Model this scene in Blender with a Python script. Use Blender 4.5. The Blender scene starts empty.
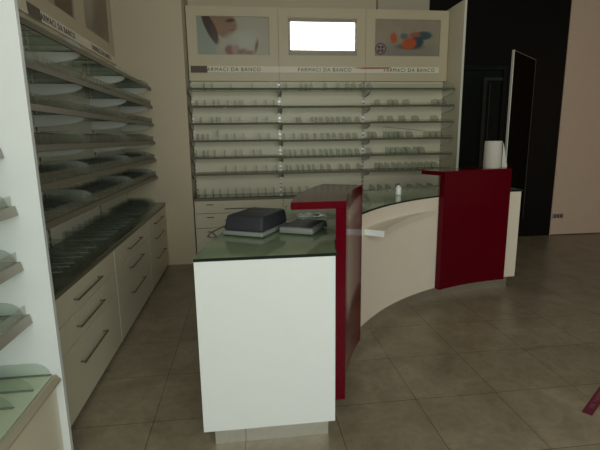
import bpy, bmesh, math, random
from mathutils import Vector, Matrix
random.seed(7)
D = bpy.data
col = bpy.context.scene.collection
PI = math.pi

# ------------------------------------------------------------------ materials
def new_mat(name):
    m = D.materials.new(name); m.use_nodes = True
    nt = m.node_tree; b = nt.nodes['Principled BSDF']
    return m, nt, b

def mat(name, rgb, rough=.5, metal=0., spec=.5, coat=0., noise=.04, nscale=8., bump=0., alpha=None, trans=None):
    m, nt, b = new_mat(name)
    b.inputs['Roughness'].default_value = rough
    b.inputs['Metallic'].default_value = metal
    b.inputs['Specular IOR Level'].default_value = spec
    b.inputs['Coat Weight'].default_value = coat
    b.inputs['Coat Roughness'].default_value = .05
    tc = nt.nodes.new('ShaderNodeTexCoord')
    n = nt.nodes.new('ShaderNodeTexNoise'); n.inputs['Scale'].default_value = nscale; n.inputs['Detail'].default_value = 4
    nt.links.new(tc.outputs['Object'], n.inputs['Vector'])
    mx = nt.nodes.new('ShaderNodeMix'); mx.data_type = 'RGBA'
    mx.inputs[6].default_value = (*[c*(1-noise) for c in rgb], 1)
    mx.inputs[7].default_value = (*[min(1, c*(1+noise)) for c in rgb], 1)
    nt.links.new(n.outputs['Fac'], mx.inputs[0]); nt.links.new(mx.outputs[2], b.inputs['Base Color'])
    if bump:
        bp = nt.nodes.new('ShaderNodeBump'); bp.inputs['Strength'].default_value = bump; bp.inputs['Distance'].default_value = .01
        nt.links.new(n.outputs['Fac'], bp.inputs['Height']); nt.links.new(bp.outputs[0], b.inputs['Normal'])
    if trans is not None:      # thin clear sheet: partly see-through, glossy surface
        tr = nt.nodes.new('ShaderNodeBsdfTransparent'); tr.inputs[0].default_value = (.93, .96, .93, 1)
        ms = nt.nodes.new('ShaderNodeMixShader'); ms.inputs[0].default_value = trans
        out = nt.nodes['Material Output']
        nt.links.new(b.outputs[0], ms.inputs[1]); nt.links.new(tr.outputs[0], ms.inputs[2]); nt.links.new(ms.outputs[0], out.inputs[0])
    return m

def emis(name, rgb, s):
    m, nt, b = new_mat(name)
    b.inputs['Base Color'].default_value = (.8, .8, .8, 1)
    b.inputs['Emission Color'].default_value = (*rgb, 1); b.inputs['Emission Strength'].default_value = s
    return m

M = {}
M['paint'] = mat('cream_paint', (.62, .535, .39), .6, bump=.05, nscale=30)
M['paint_far'] = mat('beige_paint', (.74, .555, .44), .65, bump=.05, nscale=30)
M['paint_pale'] = mat('pale_paint', (.52, .455, .36), .6)
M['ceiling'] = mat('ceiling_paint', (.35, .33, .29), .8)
M['black'] = mat('black_panelling', (.006, .0055, .005), .35, spec=.25, noise=.2)
M['door_glass'] = mat('dark_door_glass', (.012, .018, .016), .3, spec=.2)
M['door_metal'] = mat('dark_door_metal', (.055, .065, .055), .4, metal=.3)
M['lam'] = mat('cream_laminate', (.75, .70, .545), .42, noise=.03)
M['board'] = mat('header_laminate', (.62, .54, .38), .42, noise=.03)
M['lam_edge'] = mat('pale_laminate_edge', (.80, .78, .70), .4)
M['white'] = mat('white_laminate', (.77, .81, .82), .35, noise=.02)
M['front'] = mat('ivory_laminate', (.80, .715, .60), .38, noise=.03)
M['drawer'] = mat('drawer_laminate', (.68, .63, .49), .4, noise=.03)
M['seam'] = mat('dark_gap', (.05, .045, .04), .8)
M['steel'] = mat('brushed_steel', (.80, .80, .76), .32, metal=.95, noise=.1, nscale=40)
M['steel_d'] = mat('dark_metal_rail', (.165, .142, .10), .4, metal=.1, noise=.1, nscale=20)
M['rail_light'] = mat('light_rail', (.36, .34, .28), .35, metal=.1)
M['bracket'] = mat('bracket_metal', (.78, .80, .76), .45, metal=.3)
M['lam_bright'] = mat('brightened_back_laminate', (.88, .85, .73), .4)  # cream laminate lightened in colour to brighten the dim left shelves
M['bronze'] = mat('handle_metal', (.16, .145, .115), .35, metal=.6)
M['alu'] = mat('aluminium', (.55, .54, .50), .35, metal=.6)
M['red'] = mat('red_lacquer', (.10, .0003, .006), .12, spec=.18, noise=.05, nscale=3)
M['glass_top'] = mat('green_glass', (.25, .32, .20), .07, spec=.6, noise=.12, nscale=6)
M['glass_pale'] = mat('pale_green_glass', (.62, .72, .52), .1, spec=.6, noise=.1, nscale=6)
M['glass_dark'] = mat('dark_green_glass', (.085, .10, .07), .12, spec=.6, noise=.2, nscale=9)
M['shelf_glass'] = mat('clear_shelf_glass', (.12, .15, .12), .08, spec=.7, trans=.84)
M['glass_edge'] = mat('glass_edge', (.008, .018, .014), .15)
M['clear'] = mat('clear_plastic', (.72, .72, .62), .15, spec=.6, trans=.76, noise=.1)
M['clear_edge'] = mat('clear_plastic_edge', (.36, .35, .29), .2, spec=.6, trans=.4, noise=.1)
M['clear_dim'] = mat('thin_clear_plastic', (.34, .36, .31), .12, spec=.6, trans=.93, noise=.1)
M['clear_glint'] = mat('polished_plastic_edge', (.55, .58, .52), .15, spec=.8, trans=.45, noise=.1)
M['clear_end'] = mat('bright_end_plastic', (.48, .51, .44), .2, spec=.7, trans=.60, noise=.3, nscale=14)  # clear plastic lightened in colour for the reflections on the end dividers
M['fence_clear'] = mat('clear_front_fence', (.45, .45, .38), .15, spec=.5, trans=.88)
M['clear_grey'] = mat('scratched_clear_plastic', (.30, .275, .22), .25, spec=.5, trans=.70, noise=.5, nscale=60)
def ribbed(m):   # fine upright ribs in the clear fence
    nt = m.node_tree; ms = next(n for n in nt.nodes if n.type == 'MIX_SHADER')
    tc = nt.nodes.new('ShaderNodeTexCoord'); nz = nt.nodes.new('ShaderNodeTexNoise'); mp = nt.nodes.new('ShaderNodeMapping'); mp.inputs['Scale'].default_value = (60, 0, 2)
    nt.links.new(tc.outputs['Object'], mp.inputs['Vector']); nt.links.new(mp.outputs[0], nz.inputs['Vector']); nz.inputs['Scale'].default_value = 1; nz.inputs['Detail'].default_value = 2
    mr = nt.nodes.new('ShaderNodeMapRange'); mr.inputs[1].default_value = .42; mr.inputs[2].default_value = .58; mr.inputs[3].default_value = .48; mr.inputs[4].default_value = .9
    nt.links.new(nz.outputs['Fac'], mr.inputs[0]); nt.links.new(mr.outputs[0], ms.inputs[0])
ribbed(M['clear_grey'])
M['plas_dark'] = mat('charcoal_plastic', (.032, .035, .043), .6, spec=.3, noise=.15, nscale=50)
M['plas_grey'] = mat('grey_plastic', (.22, .24, .225), .4)
M['plas_grey2'] = mat('mid_grey_plastic', (.065, .075, .07), .6, spec=.3)
M['rubber'] = mat('black_rubber', (.01, .01, .01), .6)
M['cable'] = mat('grey_cable', (.10, .11, .10), .5)
M['packet'] = mat('pale_plastic_film', (.62, .74, .70), .2, noise=.3, nscale=60, bump=.6)
M['packet_print'] = mat('teal_print', (.12, .36, .36), .4)
M['paper'] = mat('white_paper', (.62, .59, .54), .8, bump=.2, nscale=60)
M['card'] = mat('cardboard_core', (.35, .26, .17), .8)
M['bottle'] = mat('white_bottle_plastic', (.85, .88, .85), .2)
M['strip'] = mat('label_strip', (.90, .84, .70), .25, spec=.8, coat=.5)
M['strip_dark'] = mat('brown_cover_plate', (.11, .085, .06), .4)
M['letter'] = mat('dark_lettering', (.02, .02, .018), .5)
M['reflection'] = mat('red_reflection', (.42, .13, .09), .4)
M['purple'] = mat('plum_print', (.10, .03, .06), .5)
M['lit'] = emis('lit_panel', (1, 1, .99), 6.0)
M['sticker'] = mat('magenta_vinyl', (.15, .014, .045), .45)
M['sticker_txt'] = mat('pink_print', (.30, .11, .13), .5)
M['socket'] = mat('socket_plastic', (.42, .33, .26), .5)
M['socket_d'] = mat('socket_insert', (.12, .10, .09), .5)
M['pic_frame'] = mat('picture_edge', (.50, .42, .30), .5)
M['screen_glass'] = mat('dark_tinted_sheet', (.010, .007, .004), .6, spec=.0)
M['stick'] = mat('grey_plastic_strip', (.20, .21, .19), .4)

# floor tiles
def floor_mat():
    m, nt, b = new_mat('floor_tiles')
    N = nt.nodes.new; L = nt.links.new
    tc = N('ShaderNodeTexCoord'); mp = N('ShaderNodeMapping'); mp.vector_type = 'POINT'
    T = .492
    mp.inputs['Location'].default_value = (-.935+T*20, -2.24+T*20, 0)
    L(tc.outputs['Object'], mp.inputs['Vector'])
    br = N('ShaderNodeTexBrick'); br.offset = 0; br.squash = 1
    br.inputs['Scale'].default_value = 1; br.inputs['Brick Width'].default_value = T; br.inputs['Row Height'].default_value = T
    br.inputs['Mortar Size'].default_value = .0022; br.inputs['Mortar Smooth'].default_value = .3; br.inputs['Bias'].default_value = 0
    br.inputs['Color1'].default_value = (.275, .232, .163, 1); br.inputs['Color2'].default_value = (.31, .262, .184, 1)
    br.inputs['Mortar'].default_value = (.07, .058, .045, 1)
    L(mp.outputs[0], br.inputs['Vector'])
    n = N('ShaderNodeTexNoise'); n.inputs['Scale'].default_value = 3.2; n.inputs['Detail'].default_value = 9; n.inputs['Roughness'].default_value = .65; n.inputs['Distortion'].default_value = .6
    L(tc.outputs['Object'], n.inputs['Vector'])
    mr = N('ShaderNodeMapRange'); mr.inputs[1].default_value = .3; mr.inputs[2].default_value = .7; mr.inputs[3].default_value = .72; mr.inputs[4].default_value = 1.22
    L(n.outputs['Fac'], mr.inputs[0])
    n2 = N('ShaderNodeTexNoise'); n2.inputs['Scale'].default_value = 22; n2.inputs['Detail'].default_value = 7; n2.inputs['Roughness'].default_value = .7
    L(tc.outputs['Object'], n2.inputs['Vector'])
    mr3 = N('ShaderNodeMapRange'); mr3.inputs[1].default_value = .3; mr3.inputs[2].default_value = .7; mr3.inputs[3].default_value = .86; mr3.inputs[4].default_value = 1.14
    L(n2.outputs['Fac'], mr3.inputs[0])
    mm = N('ShaderNodeMath'); mm.operation = 'MULTIPLY'; L(mr.outputs[0], mm.inputs[0]); L(mr3.outputs[0], mm.inputs[1])
    mx = N('ShaderNodeMix'); mx.data_type = 'RGBA'; mx.blend_type = 'MULTIPLY'; mx.inputs[0].default_value = 1
    L(br.outputs['Color'], mx.inputs[6]); L(mm.outputs[0], mx.inputs[7]); L(mx.outputs[2], b.inputs['Base Color'])
    mr2 = N('ShaderNodeMapRange'); mr2.inputs[3].default_value = .24; mr2.inputs[4].default_value = .42; L(n.outputs['Fac'], mr2.inputs[0]); L(mr2.outputs[0], b.inputs['Roughness'])
    bp = N('ShaderNodeBump'); bp.inputs['Strength'].default_value = .25; bp.inputs['Distance'].default_value = .002; bp.invert = True
    L(br.outputs['Fac'], bp.inputs['Height']); L(bp.outputs[0], b.inputs['Normal'])
    b.inputs['Specular IOR Level'].default_value = .4
    return m
M['floor'] = floor_mat()

def picture_mat(name, base, blobs, rough=.3):
    """soft procedural print: blobs = (cx, cy, rx, ry, rot, softness, rgb) in the picture's own metres"""
    m, nt, b = new_mat(name); N = nt.nodes.new; L = nt.links.new
    tc = N('ShaderNodeTexCoord'); nz = N('ShaderNodeTexNoise'); nz.inputs['Scale'].default_value = 7; nz.inputs['Detail'].default_value = 3
    L(tc.outputs['Object'], nz.inputs['Vector'])
    r0 = N('ShaderNodeMix'); r0.data_type = 'RGBA'
    r0.inputs[6].default_value = (*[c*.85 for c in base], 1); r0.inputs[7].default_value = (*[c*1.12 for c in base], 1)
    L(nz.outputs['Fac'], r0.inputs[0]); cur = r0.outputs[2]
    for (cx, cy, rx, ry, rot, soft, rgb) in blobs:
        mp = N('ShaderNodeMapping'); mp.vector_type = 'TEXTURE'
        mp.inputs['Location'].default_value = (cx, cy, 0); mp.inputs['Rotation'].default_value = (0, 0, rot); mp.inputs['Scale'].default_value = (rx, ry, 1)
        L(tc.outputs['Object'], mp.inputs['Vector'])
        sp = N('ShaderNodeSeparateXYZ'); L(mp.outputs[0], sp.inputs[0])
        cb = N('ShaderNodeCombineXYZ'); L(sp.outputs[0], cb.inputs[0]); L(sp.outputs[1], cb.inputs[1])
        ln = N('ShaderNodeVectorMath'); ln.operation = 'LENGTH'; L(cb.outputs[0], ln.inputs[0])
        mr = N('ShaderNodeMapRange'); mr.inputs[1].default_value = 1+soft; mr.inputs[2].default_value = 1-soft; mr.inputs[3].default_value = 0; mr.inputs[4].default_value = 1
        L(ln.outputs['Value'], mr.inputs[0])
        mx = N('ShaderNodeMix'); mx.data_type = 'RGBA'; L(mr.outputs[0], mx.inputs[0]); L(cur, mx.inputs[6]); mx.inputs[7].default_value = (*rgb, 1)
        cur = mx.outputs[2]
    L(cur, b.inputs['Base Color']); b.inputs['Roughness'].default_value = rough
    return m

# ------------------------------------------------------------------ mesh helpers
class MB:
    def __init__(s): s.v = []; s.f = []; s.mi = []
    def add(s, vs, fs, mi=0):
        o = len(s.v); s.v += [tuple(v) for v in vs]; s.f += [[i+o for i in f] for f in fs]; s.mi += [mi]*len(fs); return s
    def box(s, x0, x1, y0, y1, z0, z1, mi=0, b=0.):
        if b > 0:
            bm = bmesh.new(); bmesh.ops.create_cube(bm, size=1)
            for v in bm.verts:
                v.co = Vector((x0 if v.co.x < 0 else x1, y0 if v.co.y < 0 else y1, z0 if v.co.z < 0 else z1))
            bmesh.ops.bevel(bm, geom=bm.edges[:], offset=b, segments=3, profile=.5, affect='EDGES')
            bm.verts.index_update()
            s.add([v.co[:] for v in bm.verts], [[v.index for v in f.verts] for f in bm.faces], mi); bm.free(); return s
        return s.add([(x0,y0,z0),(x1,y0,z0),(x1,y1,z0),(x0,y1,z0),(x0,y0,z1),(x1,y0,z1),(x1,y1,z1),(x0,y1,z1)],
                     [(0,3,2,1),(4,5,6,7),(0,1,5,4),(1,2,6,5),(2,3,7,6),(3,0,4,7)], mi)
    def prism(s, poly, axis, a, b, mi=0):
        """poly: 2D points; axis x: (y,z) extruded in x; axis y: (x,z); axis z: (x,y)"""
        n = len(poly)
        def p(q, t): return {'x': (t, q[0], q[1]), 'y': (q[0], t, q[1]), 'z': (q[0], q[1], t)}[axis]
        vs = [p(q, a) for q in poly]+[p(q, b) for q in poly]
        fs = [list(range(n))[::-1], list(range(n, 2*n))]+[(i, (i+1) % n, n+(i+1) % n, n+i) for i in range(n)]
        return s.add(vs, fs, mi)
    def lathe(s, prof, n=32, c=(0, 0), mi=0):
        vs = []; fs = []; k = len(prof)
        for i in range(n):
            a = 2*PI*i/n
            vs += [(c[0]+r*math.cos(a), c[1]+r*math.sin(a), z) for r, z in prof]
        for i in range(n):
            j = (i+1) % n
            fs += [(i*k+q, j*k+q, j*k+q+1, i*k+q+1) for q in range(k-1)]
        fs.append([i*k for i in range(n)][::-1]); fs.append([i*k+k-1 for i in range(n)])
        return s.add(vs, fs, mi)
    def tube(s, pts, r, n=8, mi=0):
        pts = [Vector(p) for p in pts]; vs = []; fs = []
        for i, p in enumerate(pts):
            t = (pts[min(i+1, len(pts)-1)]-pts[max(i-1, 0)]).normalized()
            u = t.cross(Vector((0, 0, 1)))
            if u.length < .1: u = t.cross(Vector((1, 0, 0)))
            u.normalize(); w = t.cross(u)
            vs += [tuple(p+r*(u*math.cos(2*PI*k/n)+w*math.sin(2*PI*k/n))) for k in range(n)]
        for i in range(len(pts)-1):
            fs += [(i*n+k, i*n+(k+1) % n, (i+1)*n+(k+1) % n, (i+1)*n+k) for k in range(n)]
        fs.append(list(range(n))); fs.append([(len(pts)-1)*n+k for k in range(n)][::-1])
        return s.add(vs, fs, mi)
    def build(s, name, m, parent=None, loc=(0,0,0), rot=(0,0,0), smooth=True, bevel=0.):
        me = D.meshes.new(name); me.from_pydata(s.v, [], s.f)
        for mm in (m if isinstance(m, (list, tuple)) else [m]): me.materials.append(mm)
        me.polygons.foreach_set('material_index', s.mi)
        bm = bmesh.new(); bm.from_mesh(me); bmesh.ops.recalc_face_normals(bm, faces=bm.faces[:]); bm.to_mesh(me); bm.free()
        if smooth:
            for p in me.polygons: p.use_smooth = True
            me.set_sharp_from_angle(angle=math.radians(35))
        o = D.objects.new(name, me); col.objects.link(o); o.location = loc; o.rotation_euler = rot
        if parent: o.parent = parent
        if bevel:
            md = o.modifiers.new('bevel', 'BEVEL'); md.width = bevel; md.segments = 2; md.limit_method = 'ANGLE'; md.harden_normals = False
        return o

def tag(o, label=None, cat=None, group=None, kind=None):
    if label: o['label'] = label
    if cat: o['category'] = cat
    if group: o['group'] = group
    if kind: o['kind'] = kind
    return o
def thing(name, label, cat, loc=(0,0,0), rz=0., group=None):
    o = D.objects.new(name, None); col.objects.link(o); o.empty_display_size = .1
    o.location = loc; o.rotation_euler = (0, 0, rz)
    return tag(o, label, cat, group)
def struct(name, mb, m, **k): return tag(mb.build(name, m, smooth=False, **k), kind='structure')
def children(o): return [c for c in D.objects if c.parent == o]
def copy_tree(o, parent=None):
    c = o.copy(); col.objects.link(c); c.parent = parent
    for ch in children(o): copy_tree(ch, c)
    return c
def text_mesh(name, s, width, height, m, parent, loc, rot, ext=.0012, group=None):
    cu = D.curves.new(name, 'FONT'); cu.body = s; cu.size = 1; cu.extrude = 0; cu.offset = 0; cu.space_character = 1.25; cu.align_x = 'CENTER'; cu.align_y = 'CENTER'
    t = D.objects.new(name, cu); col.objects.link(t)
    dg = bpy.context.evaluated_depsgraph_get(); dg.update()
    me = D.meshes.new_from_object(t.evaluated_get(dg)); D.objects.remove(t); D.curves.remove(cu)
    xs = [v.co.x for v in me.vertices]; ys = [v.co.y for v in me.vertices]
    cx = (min(xs)+max(xs))/2; cy = (min(ys)+max(ys))/2; sx = width/(max(xs)-min(xs)); sy = height/(max(ys)-min(ys))
    bm = bmesh.new(); bm.from_mesh(me)
    for v in bm.verts: v.co = Vector(((v.co.x-cx)*sx, (v.co.y-cy)*sy, 0))
    r = bmesh.ops.extrude_face_region(bm, geom=bm.faces[:])
    for g in r['geom']:
        if isinstance(g, bmesh.types.BMVert): g.co.z += ext
    bm.to_mesh(me); bm.free(); me.materials.clear(); me.materials.append(m)
    o = D.objects.new(name, me); col.objects.link(o); o.parent = parent; o.location = loc; o.rotation_euler = rot
    return o

# ------------------------------------------------------------------ the room
XL, XR, YF, YB, ZC = -1.46, 7.2, -1.9, 6.06, 3.7
struct('floor', MB().box(XL-.2, XR+.2, YF-.2, YB+.2, -.1, 0), M['floor'])
struct('ceiling', MB().box(XL-.2, XR+.2, YF-.2, YB+.2, ZC, ZC+.1), M['ceiling'])
struct('wall_left', MB().box(XL-.15, XL, YF-.2, YB+.2, 0, ZC), M['paint'])
struct('wall_right', MB().box(XR, XR+.15, YF-.2, YB+.2, 0, ZC), M['paint_far'])
struct('wall_corner', MB().box(XL, -.632, 5.372, YB, 0, ZC), M['paint'])                  # closes the left unit, beside the niche
struct('wall_back', MB().box(-.632, 2.47, YB, YB+.15, 0, ZC), M['paint'])
struct('wall_dark', MB().box(2.47, 2.93, YB, YB+.15, 0, ZC).box(2.93, 3.66, YB, YB+.15, 2.43, ZC).box(3.66, 4.52, YB, YB+.15, 0, ZC).box(2.92, 3.67, YB+.12, YB+.16, 0, 2.44), M['black'])  # last box: unseen backing added to block light at the door gap
struct('wall_far', MB().box(4.52, XR, YB-.012, YB+.15, 0, ZC), M['paint_far'])
struct('trim_1', MB().box(1.77, 2.46, YB-.08, YB-.001, 3.08, ZC-.001), M['paint_pale'])                       # boxed-in pier above the unit
struct('baseboard_far', MB().box(4.53, XR-.01, YB-.02, YB-.013, 0.001, .012), M['seam'])
# front wall with the shop window behind the camera
WX0, WX1, WZ0, WZ1 = -1.2, 3.2, .8, 3.3
struct('wall_front', MB().box(XL, WX0, YF-.15, YF, 0, ZC).box(WX1, XR, YF-.15, YF, 0, ZC).box(WX0, WX1, YF-.15, YF, 0, WZ0).box(WX0, WX1, YF-.15, YF, WZ1, ZC), M['paint'])
w = struct('window_1', MB().box(WX0+.05, WX1-.05, YF-.09, YF-.082, WZ0+.05, WZ1-.05), mat('window_pane', (.9, .95, .92), .02, trans=.93))
fr = MB()
for a, b_ in ((WX0+.001, WX0+.05), (WX1-.05, WX1-.001), ((WX0+WX1)/2-.025, (WX0+WX1)/2+.025)): fr.box(a, b_, YF-.12, YF-.04, WZ0+.001, WZ1-.001)
fr.box(WX0+.05, WX1-.05, YF-.12, YF-.04, WZ0+.001, WZ0+.05).box(WX0+.05, WX1-.05, YF-.12, YF-.04, WZ1-.05, WZ1-.001)
fr.build('window_frame', M['alu'], w, smooth=False)
# dark door in the black wall
d = struct('door_1', MB().box(2.99, 3.60, YB+.03, YB+.07, .01, 2.37), M['door_glass'])
MB().box(2.931, 2.985, YB+.001, YB+.1, 0, 2.429).box(3.605, 3.659, YB+.001, YB+.1, 0, 2.429).box(2.985, 3.605, YB+.001, YB+.1, 2.375, 2.429).build('door_frame', M['door_glass'], d, smooth=False)
MB().box(3.325, 3.375, YB+.004, YB+.029, .1, 2.28).box(3.415, 3.430, YB+.004, YB+.029, .1, 2.2).box(3.375, 3.600, YB+.004, YB+.029, 2.24, 2.28).build('door_rail', M['door_metal'], d, smooth=False)
MB().box(2.975, 3.005, YB-.012, YB+.0005, 2.16, 2.26, b=.004).build('door_hinge', M['alu'], d)
s = thing('wall_socket', 'pale wall socket low on the beige far wall', 'socket', (4.62, YB-.012, .295))
MB().box(-.09, .09, -.012, -.0005, -.035, .035, b=.003).build('cover_plate', M['socket'], s)
for k in (-1, 0, 1): MB().box(k*.05-.018, k*.05+.018, -.016, -.0115, -.024, .024, b=.002).build('outlet', M['socket_d'], s)

# ------------------------------------------------------------------ wall shelving units
SZ = [2.07, 1.873, 1.675, 1.477, 1.28, 1.083]
ROW = ['top', 'second', 'third', 'fourth', 'fifth', 'lowest']

def divider_mesh(name, L, h, t=.0035, r=None, ms=('clear', 'clear_edge')):
    """clear plastic divider with an L foot, front corner rounded; local: -y to the shopper"""
    r = r or h*.95; n = 8; rx = r*1.3 if L > .4 else min(L*.55, r*2.0)
    poly = [(0, 0), (0, h)]+[(-(L-rx)-rx*math.sin(PI/2*k/n), h-r+r*math.cos(PI/2*k/n)) for k in range(n+1)]+[(-L, 0)]
    mb = MB().prism(poly, 'x', -t/2, t/2).box(t/2, .012, -L, 0, 0, .0025)
    mb.mi = [0, 0]+[1]*len(poly)+[1]*6
    o = mb.build(name, [M[k] for k in ms]); me = o.data; D.objects.remove(o); return me
DIV = divider_mesh('shelf_divider', .26, .080)
DIV_T = divider_mesh('shelf_divider', .26, .125)
DIV_L = divider_mesh('shelf_divider', .30, .070, t=.003, ms=('clear_dim', 'clear_glint'))
DIV_E = divider_mesh('shelf_divider', .31, .085, t=.004, r=.07, ms=('clear_end', 'clear_end'))
DIV_N = divider_mesh('shelf_divider', .44, .062, t=.003, r=.06, ms=('clear_dim', 'clear_edge'))
def place_div(me, org, rz, u, v, z, label, group, sx=1., name='shelf_divider', extra=0.):
    o = D.objects.new(name, me); col.objects.link(o)
    c, s_ = math.cos(rz), math.sin(rz)
    o.location = (org[0]+c*u+s_*v, org[1]+s_*u-c*v, z); o.rotation_euler = (0, 0, rz+extra); o.scale = (sx, 1, 1)
    return tag(o, label, 'shelf divider', group)

def at(org, rz, u, v, z=0):
    c, s_ = math.cos(rz), math.sin(rz)
    return (org[0]+c*u+s_*v, org[1]+s_*u-c*v, z)

def bracket_poly(dep, h):
    n = 8
    return [(0, 0), (-dep, 0)]+[(-dep*math.cos(PI/2*k/n), -h*math.sin(PI/2*k/n)**.8) for k in range(1, n+1)]

def make_shelf(org, rz, u0, u1, z, dep, label, group, fence_h, rail_h, top, fence, rail='steel_d'):
    """z is the top of the shelf board"""
    t = thing('wall_shelf', label, 'shelf', at(org, rz, u0, 0, z), rz, group)
    W = u1-u0
    MB().box(.003, W-.003, -dep, -.004, -.007, .001).build('shelf_glass', top, t, smooth=False)
    # sloping price rail along the front edge
    MB().prism([(-dep-.001, .004), (-dep-.012, .004), (-dep-.020, -rail_h), (-dep-.014, -rail_h-.002), (-dep-.001, -rail_h*.9)], 'x', .002, W-.002).build('price_rail', M[rail], t, smooth=False)
    if fence_h > 0: MB().box(.004, W-.004, -dep+.001, -dep+.005, .0015, fence_h).build('front_fence', fence, t, smooth=False)
    for x in (.010, W-.016):
        MB().prism(bracket_poly(dep*.93, .075), 'x', x, x+.006).build('bracket', M['bracket'], t, loc=(0, -.004, -.0075))
    return t

def make_panel(org, rz, u0, u1, z0, z1, label, group, sheet='lam'):
    t = thing('back_panel', label, 'wall panel', at(org, rz, u0, 0, z0), rz, group)
    W = u1-u0; H = z1-z0
    MB().box(.001, W-.001, .001, .02, 0, H).build('panel_sheet', M[sheet], t, smooth=False)
    # slotted upright at the right joint
    for x in ((W-.014, W-.001), (.001, .014)):
        u = MB().box(x[0], x[1], -.0035, .0008, .002, H-.002).build('slotted_upright', M['alu'], t, smooth=False)
        sl = MB()
        n = int(H/.05)
        xc = (x[0]+x[1])/2
        for k in range(n): sl.box(xc-.004, xc+.004, -.0042, -.0034, .015+k*.05, .040+k*.05)
        sl.build('slot_row', M['rubber'], u, smooth=False)
    return t

def make_cabinet(org, rz, u0, u1, dep, ztop, seams, hw, label, group, mark=False):
    t = thing('drawer_cabinet', label, 'drawer cabinet', at(org, rz, u0, 0, 0), rz, group)
    W = u1-u0
    MB().box(.002, W-.002, -dep+.02, -.001, .02, ztop-.031).build('carcass', M['seam'], t, smooth=False)
    MB().box(.0015, .012, -dep, -dep+.019, .02, ztop-.031).build('side_edge', M['lam_edge'], t, smooth=False)
    MB().box(.02, W-.02, -dep+.05, -.05, .001, .0195).build('plinth', M['seam'], t, smooth=False)
    MB().box(.0015, W-.001, -dep-.002, -dep+.0195, ztop-.030, ztop-.0005).build('top_rail', M['steel_d'], t, smooth=False)
    edges = [ztop-.030]+seams+[.022]
    for i in range(len(edges)-1):
        a, b_ = edges[i+1]+.0025, edges[i]-.0025
        f = MB().box(.014, W-.003, -dep, -dep+.018, a, b_).build('drawer', M['drawer'], t, smooth=False, bevel=.0015)
        hz = b_-.075 if i < 2 else b_-.13
        if mark: hz = b_-.095 if i < 1 else b_-.085
        h = MB().tube([(W/2-hw/2, -dep-.028, hz), (W/2+hw/2, -dep-.028, hz)], .0055)
        for sx in (-1, 1): h.tube([(W/2+sx*(hw/2-.012), -dep-.028, hz), (W/2+sx*(hw/2-.012), -dep+.001, hz)], .005)
        h.build('handle', M['bronze'], f)
        if mark: MB().box(.14, .225, -dep-.003, -dep+.0005, b_-.05, b_-.04).build('dark_mark', M['seam'], f, smooth=False)  # small dark bar at the upper left of each drawer
    return t

def make_board(org, rz, u0, u1, z0, z1, v, label, group, pic, piclabel, pz=(2.497, 2.945)):
    """header board with a framed print; v = distance of its face from the back panel plane"""
    t = thing('header_board', label, 'sign board', at(org, rz, u0, v, z0), rz, group)
    W = u1-u0; H = z1-z0
    px0, px1, pz0, pz1 = .115, W-.105, pz[0]-z0, pz[1]-z0
    mb = MB()
    mb.box(.0015, px0, 0, .018, 0, H).box(px1, W-.0015, 0, .018, 0, H).box(px0, px1, 0, .018, 0, pz0).box(px0, px1, 0, .018, pz1, H)
    mb.build('board', M['board'], t, smooth=False)
    if v > .03: MB().box(.0015, W-.0015, .0185, v-.001, 0, .018).box(.0015, W-.0015, .0185, v-.001, H-.018, H).build('box_rim', M['board'], t, smooth=False)
    b = .007
    MB().box(px0, px0+b, .001, .0145, pz0, pz1).box(px1-b, px1, .001, .0145, pz0, pz1).box(px0+b, px1-b, .001, .0145, pz0, pz0+b).box(px0+b, px1-b, .001, .0145, pz1-b, pz1).build('picture_frame', M['pic_frame'], t, smooth=False)
    w, h = px1-px0, pz1-pz0
    p = MB().box(-w/2+.001, w/2-.001, -h/2+.001, h/2-.001, -.003, 0).build('picture', pic, t, loc=((px0+px1)/2, .0115, (pz0+pz1)/2), rot=(PI/2, 0, 0), smooth=False)
    p['label'] = piclabel
    return t, p, w, h

G = lambda *c: tuple(c)
skin = (.30, .18, .11)
pic_woman = picture_mat('print_woman_flower', (.42, .395, .30), [
    (.25, .06, .20, .26, .3, .5, (.46, .43, .34)),
    (-.37, -.05, .13, .30, .35, .15, (.31, .36, .30)),       # pale green shirt
    (-.12, .13, .165, .135, -.25, .10, skin),                 # face
    (-.09, .035, .085, .065, -.5, .2, skin),                   # chin
    (-.02, .10, .045, .05, -.9, .25, skin),                     # nose
    (-.275, .10, .055, .20, .42, .14, (.055, .033, .022)),   # brown hair
    (-.225, .02, .035, .11, .15, .25, (.075, .045, .028)),
    (-.035, .17, .052, .018, .15, .4, (.06, .035, .025)),    # closed eye
    (-.015, .06, .030, .010, .35, .5, (.25, .09, .07)),       # lips
    (.10, -.05, .19, .10, .1, .4, (.50, .50, .42)),            # white petals
    (-.06, -.08, .10, .05, .4, .5, (.45, .43, .37)),
    (-.05, -.165, .055, .06, .3, .3, (.24, .10, .07)),
    (.02, -.15, .05, .05, -.4, .4, (.40, .26, .20)),
    (.09, -.18, .06, .03, .3, .5, (.26, .15, .11)),
    (.18, -.19, .06, .025, 0, .5, (.30, .16, .12)),
    (.27, -.11, .018, .07, -.2, .5, (.20, .10, .07)),
])
pic_pills = picture_mat('print_capsules', (.35, .30, .225), [
    (.0, -.17, .5, .10, 0, .5, (.27, .25, .21)),
    (-.18, .0, .042, .062, .1, .25, (.52, .10, .03)),          # orange tablet
    (.20, .03, .115, .050, .05, .2, (.055, .10, .115)),       # blue capsule behind
    (.09, .035, .07, .035, .1, .3, (.38, .12, .06)),
    (-.045, .02, .05, .035, 0, .35, (.12, .17, .17)),
    (.03, -.10, .14, .03, 0, .6, (.06, .05, .045)),
    (.11, -.05, .10, .065, .15, .18, (.045, .075, .10)),      # blue half
    (.02, -.065, .095, .068, .15, .18, (.50, .10, .028)),     # orange half
    (.38, -.16, .05, .05, 0, .3, (.30, .28, .23)),
])
pic_lit = mat('dim_printed_panel', (.30, .27, .21), .3)
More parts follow.
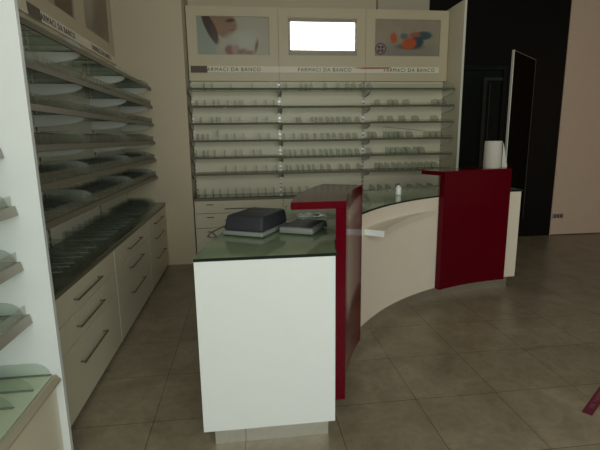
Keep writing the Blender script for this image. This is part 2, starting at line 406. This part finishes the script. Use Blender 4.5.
pic_brown = picture_mat('print_brown', (.40, .37, .29), [(.22, -.05, .20, .42, 0, .12, (.11, .055, .025)), (-.25, .1, .2, .2, 0, .4, (.40, .36, .28))])
pic_grey = picture_mat('print_grey', (.30, .27, .21), [(.05, -.10, .32, .20, .4, .6, (.17, .14, .11)), (.22, .1, .12, .16, 0, .6, (.22, .14, .10)), (-.22, .1, .14, .2, 0, .5, (.36, .33, .27)), (.425, 0, .02, .4, 0, .3, (.26, .11, .05))])

# --- back unit (in the niche)
OB = (0., 5.75); RB = 0.
BX = [-.622, .455, 1.535, 2.603]
bay = ['left', 'middle', 'right']
ZT = 3.05
for i in range(3):
    u0, u1 = BX[i], BX[i+1]
    make_panel(OB, RB, u0, u1, .79, 2.195, bay[i]+' bay cream slotted panel behind the back wall shelves', 'back wall slotted panels')
    make_cabinet(OB, RB, u0, u1, .322, .79, [.606, .426], .36, bay[i]+' cream drawer cabinet in the back wall unit, beyond the counter', 'back wall drawer cabinets', mark=True)
    for r, z in enumerate(SZ):
        dz = -.008 if (i == 1 and r in (1, 2, 3, 4)) else 0
        make_shelf(OB, RB, u0, u1, z+dz, .315, '%s shelf from the top in the %s bay of the back wall unit' % (ROW[r], bay[i]) if r not in (0, 5) else '%s shelf in the %s bay of the back wall unit' % (ROW[r], bay[i]),
                   'back wall shelves', .028 if r else .055, .017, M['shelf_glass'], M['fence_clear'])
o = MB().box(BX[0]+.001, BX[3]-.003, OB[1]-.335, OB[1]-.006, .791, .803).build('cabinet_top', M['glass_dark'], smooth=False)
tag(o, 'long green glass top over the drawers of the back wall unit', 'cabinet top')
bd = [('header board with a print of a woman smelling white flowers', pic_woman, 'print of a woman lowering her face to white flowers'),
      ('header board with the glowing white light panel, middle of the back wall', pic_lit, 'dim print strip around the light panel'),
      ('header board with a print of orange and blue capsules', pic_pills, 'print of orange and blue capsules')]
boards = []
for i in range(3):
    boards.append(make_board(OB, RB, BX[i], BX[i+1], 2.182, 3.022, .07, bd[i][0], 'back wall header boards', bd[i][1], bd[i][2], (2.479, 2.917)))
t, p, w, h = boards[1]
MB().box(-w/2+.035, w/2-.035, -.150, h/2-.055, .0005, .006).build('light_panel', M['lit'], p, smooth=False)['label'] = 'glowing white panel'
# round plum emblem on the capsules print
t, p, w, h = boards[2]
em = MB(); n = 32; R0, R1 = .070, .058
vs = [(R*math.cos(2*PI*k/n), R*math.sin(2*PI*k/n), .0012) for R in (R0, R1) for k in range(n)]
em.add(vs, [(k, (k+1) % n, n+(k+1) % n, n+k) for k in range(n)])
for k in range(4):
    a = PI/4+k*PI/2; c_, s_ = math.cos(a), math.sin(a)
    q = [(.008, 0), (.025, .015), (.046, .015), (.046, -.015), (.025, -.015)]
    em.add([(x*c_-y*s_, x*s_+y*c_, .0012) for x, y in q], [(0, 1, 2, 3, 4)])
em.build('emblem', M['purple'], p, loc=(-.345, -.13, 0), smooth=False)['label'] = 'round plum emblem with a four-petal cross'
# side panel closing the niche on the right
sp = thing('side_panel', 'tall cream end panel with pale front edge, right of the back wall shelves', 'side panel', (2.606, 5.29, 0))
MB().box(0, .028, .004, .76, 0.001, ZT).build('panel_sheet', M['lam'], sp, smooth=False)
MB().box(0, .028, 0, .0035, 0.001, ZT).build('edge_band', M['lam_edge'], sp, smooth=False)

def strip(org, rz, u0, u1, v, z0, z1, label, group, text_u, tw, cover=None, first=None):
    t = thing('label_strip', label, 'label strip', at(org, rz, u0, v, z0), rz, group)
    W = u1-u0; H = z1-z0
    MB().prism([(-.0004, 0), (-.016, 0), (-.010, H), (-.0004, H)], 'x', .001, W-.001).build('strip_body', M['strip'], t, smooth=False)
    tilt = PI/2-math.atan2(.006, H)
    text_mesh('lettering', 'FARMACI DA BANCO', tw, H*.60, M['letter'], t, (text_u-u0, -.0140, H/2), (tilt, 0, 0))
    if cover: MB().prism([(-.0175, -.003), (-.0195, -.003), (-.0135, H+.002), (-.0115, H+.002)], 'x', cover[0]-u0, cover[1]-u0).build('cover_plate', M['strip_dark'], t, smooth=False)['label'] = 'dark patch hiding the first letter'
    return t
strip(OB, RB, -.61, BX[1], .07, 2.277, 2.349, 'FARMACI DA BANCO strip under the woman print, first letter covered by a dark patch', 'back wall label strips', -.105, .67, (-.60, -.405))
strip(OB, RB, BX[1], BX[2], .07, 2.277, 2.349, 'FARMACI DA BANCO strip under the glowing light panel', 'back wall label strips', 1.02, .66)
strip(OB, RB, BX[2], 2.49, .07, 2.277, 2.349, 'FARMACI DA BANCO strip under the capsules print', 'back wall label strips', 2.10, .66)
tp = MB().prism([(1.37, 2.340), (1.50, 2.323), (1.83, 2.328), (1.86, 2.345), (1.6, 2.345)], 'y', OB[1]-.0880, OB[1]-.0865).build('red_reflection', M['reflection'], smooth=False)  # flat red shape standing in for the counter's reflection on the glossy strips
tag(tp, 'painted red reflection of the counter across the joint between middle and right label strips', 'reflection')

# dividers of the back unit, placed by their picked positions along each shelf
def ux(px, r, i):  # pixel column -> metres along the back wall near mid-shelf depth
    y = [87, 105, 122, 140, 157, 173, 191][r]
    import_dir = ray_px(px, y); tt = 5.60/import_dir[1]
    return import_dir[0]*tt
f_px = 445.; roll = math.radians(.77); pitch = math.atan(f_px/2260); psi = math.radians(6.9)
fw = Vector((math.sin(psi)*math.cos(pitch), math.cos(psi)*math.cos(pitch), -math.sin(pitch)))
rt = Vector((math.cos(psi), -math.sin(psi), 0)); up = rt.cross(fw)
rt2 = rt*math.cos(roll)-up*math.sin(roll); up2 = up*math.cos(roll)+rt*math.sin(roll)
def ray_px(x, y): return fw+rt2*((x-300)/f_px)-up2*((y-225)/f_px)

rows = [
 [[204, 212, 231, 252], [286, 301, 306, 311, 325, 338, 347, 353, 362], [369]],
 [[197, 205, 214, 219, 228, 235, 240, 243, 256, 266, 274], [], [377, 390, 395, 406, 435, 441]],
 [[201, 212, 217, 220, 231, 240, 257, 267], [297, 300, 312, 316, 321, 327, 332, 338, 344, 349, 357], [381, 390, 402, 415, 434]],
 [[198, 203, 208, 218, 227, 235, 244, 260, 269], [284, 294, 302, 307, 315, 322, 328, 334, 341, 348, 355], [370, 374, 386, 391, 396, 400, 409, 427, 433, 439]],
 [[196, 204, 208, 215, 225, 236, 242, 254, 261], [285, 290, 295, 302, 308, 314, 321, 326, 331, 338, 344, 350, 357], [369, 388, 393, 398, 404, 408, 416, 421]],
 [[226, 236, 246, 257, 267, 277], [287, 291, 298, 303, 309, 314, 322, 329, 341, 348, 359], [377, 381, 387, 394, 400, 407, 414, 421, 428, 434]],
 [[198, 205, 213, 220, 228, 236, 243, 250, 258, 266, 274], [285, 292, 300, 308, 318, 328, 338, 348, 358], [372, 380, 388, 398, 410, 420, 430]],
]
for r, rw in enumerate(rows):
    for i in range(3):
        for k, px in enumerate(rw[i]):
            u = ux(px, r, i); u = min(max(u, BX[i]+.022), BX[i+1]-.034)
            dz = -.008 if (i == 1 and r in (1, 2, 3, 4)) else 0
            z = (SZ[r]+dz+.0016) if r < 6 else .804
            where = ('%s shelf' % ROW[r]) if r < 6 else 'glass cabinet top'
            tall = (r == 3 and px == 218)
            lab = 'clear plastic divider standing on the %s of the %s bay, back wall unit' % (where, bay[i])
            if tall: lab = 'taller clear divider among the low ones, fourth shelf, left bay, back wall'
            o = place_div(DIV_T if tall else DIV, OB, RB, u, .03, z, lab, None if tall else 'dividers on the %s, %s bay, back wall' % (where, bay[i]))
# loose strip lying across the dividers on the right bay's fourth shelf
o = MB().box(-.25, .25, -.012, .012, -.003, .003, b=.001).build('loose_strip', M['stick'], loc=(1.98, 5.50, 1.590), rot=(0, math.radians(5.5), math.radians(-4)))
tag(o, 'thin grey strip lying aslant on the dividers, right bay of the back wall', 'plastic strip')
o['group'] = 'loose strips'; del o['group']

# --- left unit (along the left wall)
OL = (-1.375, 0.); RL = PI/2
LY = [2.06, 3.23, 4.37, 5.368]
lb = ['near', 'middle', 'far']
for i in range(3):
    u0, u1 = LY[i], LY[i+1]
    make_panel(OL, RL, u0, u1, .75, 2.195, lb[i]+' bay slotted panel behind the left wall shelves', 'left wall slotted panels', 'lam_bright')
    make_cabinet(OL, RL, u0, u1, .420, .755, [.568, .412], .43, lb[i]+' drawer cabinet along the left wall', 'left wall drawer cabinets')
    for r, z in enumerate(SZ):
        make_shelf(OL, RL, u0, u1, z, .345, '%s shelf%s in the %s bay of the left wall unit' % (ROW[r], '' if r in (0, 5) else ' from the top', lb[i]),
                   'left wall shelves', .058 if r else 0, .030, M['shelf_glass'], M['clear_grey'])
        place_div(DIV_E, OL, RL, u1-.014, .03, z+.0016, 'clear end divider closing the %s shelf of the %s bay, left wall' % (ROW[r], lb[i]), 'end dividers, left wall')
        nd = 8 if r > 2 else 5
        for k in range(nd):
            u = u0+.10+(u1-u0-.2)*(k+.5+random.uniform(-.3, .3))/nd
            place_div(DIV_L, OL, RL, u, .03, z+.0016, 'clear divider standing on the %s shelf of the %s bay, left wall' % (ROW[r], lb[i]), 'dividers on the %s shelf, %s bay, left wall' % (ROW[r], lb[i]))
    for k in range(9):
        u = u0+.06+(u1-u0-.12)*(k+.5+random.uniform(-.35, .35))/9
        place_div(DIV_L, OL, RL, u, .03, .7725, 'clear divider on the glass top over the %s left wall drawers' % lb[i], 'dividers on the left glass top, %s bay' % lb[i])
    make_board(OL, RL, u0, u1, 2.2, ZT+.3, -.003, ['near cream header board on the left wall, above the shelves', 'cream header board with a dark brown print, left wall', 'header board with a faded grey print, left wall beside the corner'][i], 'left wall header boards', [pic_brown, pic_brown, pic_grey][i], ['brown print', 'dark brown print', 'faded grey print'][i])
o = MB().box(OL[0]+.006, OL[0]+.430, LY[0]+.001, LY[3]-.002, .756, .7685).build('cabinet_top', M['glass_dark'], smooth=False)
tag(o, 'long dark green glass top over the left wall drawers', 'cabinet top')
strip(OL, RL, LY[0], LY[1], -.003, 2.310, 2.388, 'label strip under the near header board of the left wall', 'left wall label strips', 2.78, .6)
strip(OL, RL, LY[1], LY[2], -.003, 2.310, 2.388, 'FARMACI DA BANCO strip with a brown patch at its start, left wall', 'left wall label strips', 3.80, .67, (3.30, 3.49))
strip(OL, RL, LY[2], LY[3], -.003, 2.310, 2.388, 'FARMACI DA BANCO strip beside the corner of the left wall', 'left wall label strips', 4.86, .6)

# tall white partition between the two left units
o = MB().box(XL+.002, -.842, 1.930, 1.956, .001, ZT+.3).build('partition_panel', M['white'], smooth=False, bevel=.001)
tag(o, 'tall white partition panel at the left, facing the camera', 'partition panel')

# --- near left shelves, in front of the partition
ZN = [(.748, .485), (.982, .478), (1.216, .487), (1.449, .463)]
nlab = ['lower clear-fronted shelf, second up from the green glass one, near left', 'third shelf up in the near left unit', 'fourth shelf up in the near left unit, above waist height', 'highest visible shelf of the near left unit']
o = MB().box(XL+.003, -1.43, .25, 1.928, .001, 2.6).build('back_panel', M['lam'], smooth=False); tag(o, 'cream back panel behind the near left shelves', 'wall panel')
ON = (-1.43, 0.)
for k, (z, dep) in enumerate(ZN):
    t = make_shelf(ON, RL, .82, 1.927, z+.02, dep-.005, nlab[k], 'near left shelves', .045, .034, M['shelf_glass'], M['clear'], 'rail_light')
    for j in range(6):
        place_div(DIV_N, ON, RL, 1.915-j*.17, .03, z+.0216, ('clear divider against the partition on the %s near left shelf' if j == 0 else 'clear divider on the %s near left shelf') % ['lowest clear', 'second clear', 'third clear', 'highest'][k], 'dividers on the near left shelves, row %d' % k if j else None)
t = thing('base_shelf', 'low deep shelf with a green glass top, bottom left corner', 'shelf', at(ON, RL, .6, 0, .478), RL)
W = 1.927-.6
MB().box(.002, W, -.557, -.002, -.02, -.003).build('shelf_board', M['lam'], t, smooth=False)
MB().box(.002, W, -.552, -.002, -.0025, .006).build('shelf_glass', M['glass_pale'], t, smooth=False)
MB().prism([(-.5575, .006), (-.568, .004), (-.584, -.016), (-.584, -.024), (-.5575, -.034)], 'x', .002, W).build('price_rail', mat('beige_rail', (.42, .38, .27), .4), t, smooth=False)
MB().box(.002, W, -.557, -.537, -.477, -.0345).build('kick_panel', M['lam'], t, smooth=False)
for j in range(5):
    place_div(DIV_N, ON, RL, 1.915-j*.12, .108-.02*j, .4855, 'clear divider nearest the partition on the green glass shelf' if j == 0 else 'clear divider on the green glass shelf, bottom left', 'dividers on the green glass shelf' if j else None)

# ------------------------------------------------------------------ the curved counter
C0 = (2.649, 1.685)
def arc(R0, R1, z0, z1, ys=None, a0=None, a1=90., n=56, mi=0, mb=None):
    """solid ring sector; its start is the plane y = ys or the radial angle a0"""
    def st(R): return math.degrees(PI-math.asin((ys-C0[1])/R)) if ys is not None else a0
    s0, s1 = st(R0), st(R1); vs = []; fs = []
    for i in range(n+1):
        for R, s_ in ((R0, s0), (R1, s1)):
            a = math.radians(s_+(a1-s_)*i/n)
            for z in (z0, z1): vs.append((R*math.cos(a), R*math.sin(a), z))
    for i in range(n):
        a, b_ = 4*i, 4*i+4
        fs += [(a, a+1, b_+1, b_), (a+2, b_+2, b_+3, a+3), (a+1, a+3, b_+3, b_+1), (a, b_, b_+2, a+2)]
    fs += [(0, 2, 3, 1), (4*n, 4*n+1, 4*n+3, 4*n+2)]
    return (mb or MB()).add(vs, fs, mi)
ct = thing('sales_counter', 'curved white pharmacy counter with green glass top and red sections', 'counter', (C0[0], C0[1], 0))
YE = 1.965
arc(2.268, 2.30, .118, .964, ys=YE+.002, a1=90.8).build('front_panel', M['front'], ct)['label'] = 'ivory curved front'
arc(2.862, 2.888, .118, .964, ys=YE+.022, a1=90.8).build('inner_panel', M['front'], ct)
arc(2.301, 2.861, .118, .145, ys=YE+.022, a1=91.5).build('base_board', M['front'], ct)
e = MB().box(-.242, .398, YE-.020, YE+.0, .118, .964).build('end_panel', M['white'], ct, loc=(-C0[0], -C0[1], 0), smooth=False, bevel=.001); e['label'] = 'bright white end panel'
# far end panel: its faces end on the radial plane of angle 90.8
MB().box(-.035, -.033+.025, 2.301, 2.861, .146, .964).build('end_panel', M['front'], ct, smooth=False)
arc(2.262, 2.905, .966, .979, ys=YE-.024, a1=90.2, n=64).build('glass_top', M['glass_top'], ct)
# dark polished rim of the glass
rim = MB(); arc(2.2595, 2.2617, .9655, .9795, ys=YE-.024, a1=90.2, n=64, mb=rim)
rim.add([(x-C0[0], y-C0[1], z) for x, y, z in [(-.243, YE-.0265, .9655), (.405, YE-.0265, .9655), (.405, YE-.0245, .9655), (-.243, YE-.0245, .9655), (-.243, YE-.0265, .9795), (.405, YE-.0265, .9795), (.405, YE-.0245, .9795), (-.243, YE-.0245, .9795)]],
        [(0,3,2,1),(4,5,6,7),(0,1,5,4),(1,2,6,5),(2,3,7,6),(3,0,4,7)])
rim.build('glass_rim', M['glass_edge'], ct)
# stainless plinth
pl = MB(); arc(2.310, 2.325, .001, .1165, ys=YE+.06, a1=92.2, mb=pl); arc(2.80, 2.815, .001, .1165, ys=YE+.06, a1=92.2, mb=pl)
pl.box(-.195-C0[0], .375-C0[0], YE+.045-C0[1], YE+.059-C0[1], .001, .1165); pl.box(-.095, -.08, 2.326, 2.799, .001, .1165)
pl.build('plinth', M['steel'], ct)
MB().box(-.045-C0[0], -.043-C0[0], YE+.0435-C0[1], YE+.0449-C0[1], .001, .1165).build('plinth_joint', M['seam'], ct, smooth=False)
# red L-shaped screens
def red(ys, a0, a1, nm, lab):
    mb = MB(); arc(2.205, 2.257, .118, 1.154, ys=ys, a0=a0, a1=a1, n=30, mb=mb); arc(2.205, 2.475, 1.155, 1.192, ys=ys, a0=a0, a1=a1, n=30, mb=mb)
    o = mb.build(nm, M['red'], ct); o['label'] = lab; return o
red(2.12, None, 149.4, 'red_screen', 'red glossy screen with overhanging top, near the white end')
red(None, 115.0, 94.9, 'red_screen', 'wide red screen at the far end of the counter')
# bag ledge on the front
lg = MB(); vs = []; fs = []; n = 30
for i in range(n+1):
    a = math.radians(143.2+(115.3-143.2)*i/n); ri = 2.118+.148*(i/n)**1.15
    for R in (ri, 2.2675):
        for z in (.806, .850): vs.append((R*math.cos(a), R*math.sin(a), z))
for i in range(n):
    a_, b_ = 4*i, 4*i+4
    fs += [(a_, a_+1, b_+1, b_), (a_+2, b_+2, b_+3, a_+3), (a_+1, a_+3, b_+3, b_+1), (a_, b_, b_+2, a_+2)]
fs += [(0, 2, 3, 1), (4*n, 4*n+1, 4*n+3, 4*n+2)]
lo = lg.add(vs, fs).build('bag_ledge', M['front'], ct); lo['label'] = 'bag ledge curving along the front'
a = math.radians(143.25)
q = [(R*math.cos(a_), R*math.sin(a_)) for R, a_ in ((2.118, a), (2.266, a), (2.266, a+.0012), (2.118, a+.0012))]
MB().prism(q, 'z', .806, .850).build('lit_end', M['white'], lo, smooth=False)['label'] = 'ledge end face whitened to look daylit'  # white sheet stands in for the daylight on the ledge end

# ------------------------------------------------------------------ things on the counter
ZG = .9796
def rz_of(dx, dy): return math.atan2(dy, dx)
# charcoal printer with grey base
a = rz_of(.225, -.16)
pr = thing('label_printer', 'charcoal box-shaped printer with grey base on the near counter end', 'printer', (.055, 2.495, ZG), math.radians(-29))
w, l = .122, .172
MB().box(-w, w, -l, l, .006, .030, b=.006).build('base', M['plas_grey'], pr)
bm = bmesh.new(); bmesh.ops.create_cube(bm, size=1)
for v in bm.verts:
    top_ = v.co.z > 0; k = (.90 if top_ else .975)
    v.co = Vector(((w*k if v.co.x > 0 else -w*k), (l*(.90 if top_ else .975) if v.co.y > 0 else -l*(.82 if top_ else .975)), .112 if top_ else .031))
bmesh.ops.bevel(bm, geom=bm.edges[:], offset=.014, segments=4, profile=.5, affect='EDGES'); bm.verts.index_update()
MB().add([v.co[:] for v in bm.verts], [[v.index for v in f.verts] for f in bm.faces]).build('lid', M['plas_dark'], pr); bm.free()
MB().box(-.05, .05, -.02, .02, .1115, .1127, b=.0005).build('badge', M['plas_grey2'], pr)
for sx in (-1, 1):
    MB().box(sx*.10-.018, sx*.10+.018, -.16, -.13, 0.0006, .0065).build('foot', M['rubber'], pr); MB().box(sx*.10-.018, sx*.10+.018, .13, .16, 0.0006, .0065).build('foot', M['rubber'], pr)
MB().box(-.139, -.1275, .02, .05, .012, .035, b=.003).build('cable_plug', M['rubber'], pr)
cb = MB().tube([(-.118, 2.60, ZG+.020), (-.150, 2.57, ZG+.012), (-.185, 2.52, ZG+.006), (-.205, 2.45, ZG+.005), (-.212, 2.38, ZG+.005), (-.19, 2.34, ZG+.005), (-.165, 2.37, ZG+.005), (-.180, 2.42, ZG+.005), (-.190, 2.46, ZG+.005)], .0042).build('power_cable', M['cable'])
tag(cb, 'grey cable looping left of the charcoal printer', 'cable')
# grey handheld device / reader
a = rz_of(.177, -.109)
dv = thing('card_reader', 'flat grey electronic box on the glass, right of the printer', 'device', (.322, 2.47, ZG), math.radians(-27))
MB().box(-.098, .098, -.14, .13, .005, .040, b=.010).build('body', M['plas_grey'], dv)
MB().box(-.085, .085, .0-.125, .115, .0395, .0415, b=.0008).build('top_plate', M['plas_grey2'], dv)
MB().tube([(.1005, .06, .022), (.118, .065, .022)], .010).build('connector', M['rubber'], dv)
for sx in (-1, 1):
    for sy in (-1, 1): MB().lathe([(.010, .0006), (.010, .006)], 12, (sx*.075, sy*.10)).build('foot', M['rubber'], dv)
# crumpled packet
mb = MB(); nx, ny = 14, 10; vs = []; fs = []
for s_ in (1, 0):
    for j in range(ny+1):
        for i in range(nx+1):
            x = -.10+.20*i/nx; y = -.065+.13*j/ny
            e_ = max(0, min(1, min(i, nx-i, j*1.4, (ny-j)*1.4)/3.))
            h_ = (.004+.012*e_*(.7+.5*math.sin(i*1.3+j*.9)*math.cos(j*1.7))) if s_ else .001
            vs.append((x, y, h_))
n1 = (nx+1)*(ny+1)
for s_ in (0, 1):
    for j in range(ny):
        for i in range(nx):
            q = [s_*n1+j*(nx+1)+i, s_*n1+j*(nx+1)+i+1, s_*n1+(j+1)*(nx+1)+i+1, s_*n1+(j+1)*(nx+1)+i]; fs.append(q)
bd_ = [j*(nx+1)+i for i, j in [(i, 0) for i in range(nx)]+[(nx, j) for j in range(ny)]+[(i, ny) for i in range(nx, 0, -1)]+[(0, j) for j in range(ny, 0, -1)]]
for q in range(len(bd_)):
    a_, b_ = bd_[q], bd_[(q+1) % len(bd_)]; fs.append([a_, b_, b_+n1, a_+n1])
pk = thing('plastic_packet', 'crumpled pale plastic packet on the glass behind the grey box', 'packet', (.435, 2.93, ZG), .0)
MB().add(vs, fs).build('film', M['packet'], pk)
MB().box(-.06, .055, -.030, -.010, .0165, .0172).build('printed_band', M['packet_print'], pk, smooth=False)
# little bottle
bt = thing('small_bottle', 'tiny white bottle standing on the curved glass counter top', 'bottle', (1.365, 3.86, ZG))
MB().lathe([(.001, 0), (.024, .001), (.026, .006), (.026, .062), (.020, .074), (.011, .080), (.011, .088)], 28).build('bottle_body', M['bottle'], bt)
MB().lathe([(.011, .0885), (.011, .100), (.009, .102), (.001, .102)], 24).build('cap', M['plas_grey2'], bt)
# paper roll
ro = thing('paper_roll', 'upright white paper towel roll on the far red screen', 'paper roll', (2.345, 4.03, 1.1925))
MB().lathe([(.022, 0), (.079, 0), (.081, .004), (.078, .246), (.075, .250), (.022, .250)], 40).build('paper', M['paper'], ro)
MB().lathe([(.0215, -.0), (.0215, .2495)], 24).build('core', M['card'], ro)
n = 10; sv = []; sf = []
for i in range(n+1):
    t_ = i/n; x = .0815+.040*t_; y = -.03-.02*t_
    zt = .235-.215*t_**1.1
    for q in (0, .0012): sv += [(x+q, y, .001), (x+q, y, max(zt, .004))]
for i in range(n):
    a_, b_ = 4*i, 4*i+4; sf += [(a_, a_+1, b_+1, b_), (a_+2, b_+2, b_+3, a_+3), (a_+1, a_+3, b_+3, b_+1), (a_, b_, b_+2, a_+2)]
sf += [(0, 2, 3, 1), (4*n, 4*n+1, 4*n+3, 4*n+2)]
MB().add(sv, sf).build('loose_sheet', M['paper'], ro)

# tall dark sheet standing behind the far end of the counter
p0 = Vector((2.685, 4.37)); p1 = Vector((3.30, 4.92)); ln = (p1-p0).length
st = thing('standing_screen', 'tall dark sheet with aluminium edge standing beyond the counter end', 'screen', (p0.x, p0.y, 0), math.atan2(p1.y-p0.y, p1.x-p0.x))
HS = 2.325
MB().box(.013, ln-.006, -.004, .004, .5, HS-.006).build('sheet', M['screen_glass'], st, smooth=False)
MB().box(0, .012, -.012, .012, .001, HS).build('post', M['alu'], st, smooth=False, bevel=.002)
MB().box(.022, ln-.006, -.005, .005, HS-.0055, HS).box(ln-.0055, ln, -.005, .005, .5, HS).build('edge_trim', mat('dull_trim', (.22, .20, .16), .5, metal=.2), st, smooth=False)
MB().box(.0125, .10, -.02, .02, .001, .02).build('foot_rail', M['black'], st, smooth=False)

# magenta floor strip
a = math.atan2(.192, .262)
sk = thing('floor_sticker', 'magenta floor strip with pale lettering at the right edge of the photo', 'floor sticker', (1.80, 1.975, .0), a)
MB().box(0, .95, -.025, .025, .0006, .0016).build('vinyl', M['sticker'], sk, smooth=False)
text_mesh('lettering', 'IN FARMACIA', .36, .026, M['sticker_txt'], sk, (.26, 0, .0017), (0, 0, 0), ext=.0004)

# ------------------------------------------------------------------ light
def area(name, loc, rot, sx, sy, power, colr):
    l = D.lights.new(name, 'AREA'); l.shape = 'RECTANGLE'; l.size = sx; l.size_y = sy; l.energy = power; l.color = colr
    o = D.objects.new(name, l); col.objects.link(o); o.location = loc; o.rotation_euler = rot; return o
area('window_daylight', ((WX0+WX1)/2, YF-.25, (WZ0+WZ1)/2), (PI/2, 0, 0), WX1-WX0, WZ1-WZ0, 178, (1.0, .985, .95))
wd = D.worlds.new('world'); bpy.context.scene.world = wd; wd.use_nodes = True
wd.node_tree.nodes['Background'].inputs[0].default_value = (.75, .85, 1, 1); wd.node_tree.nodes['Background'].inputs[1].default_value = .3

# ------------------------------------------------------------------ camera
cam = D.cameras.new('camera'); co = D.objects.new('camera', cam); col.objects.link(co)
cam.sensor_width = 36; cam.lens = f_px/600*36; cam.clip_start = .05
m3 = Matrix((rt2, up2, -fw)).transposed()
co.matrix_world = Matrix.Translation((0, 0, 1.5)) @ m3.to_4x4()
sc = bpy.context.scene; sc.camera = co
sc.view_settings.view_transform = 'Standard'; sc.view_settings.look = 'None'
sc.view_settings.gamma = 1; sc.view_settings.use_curve_mapping = False; sc.view_settings.exposure = 0
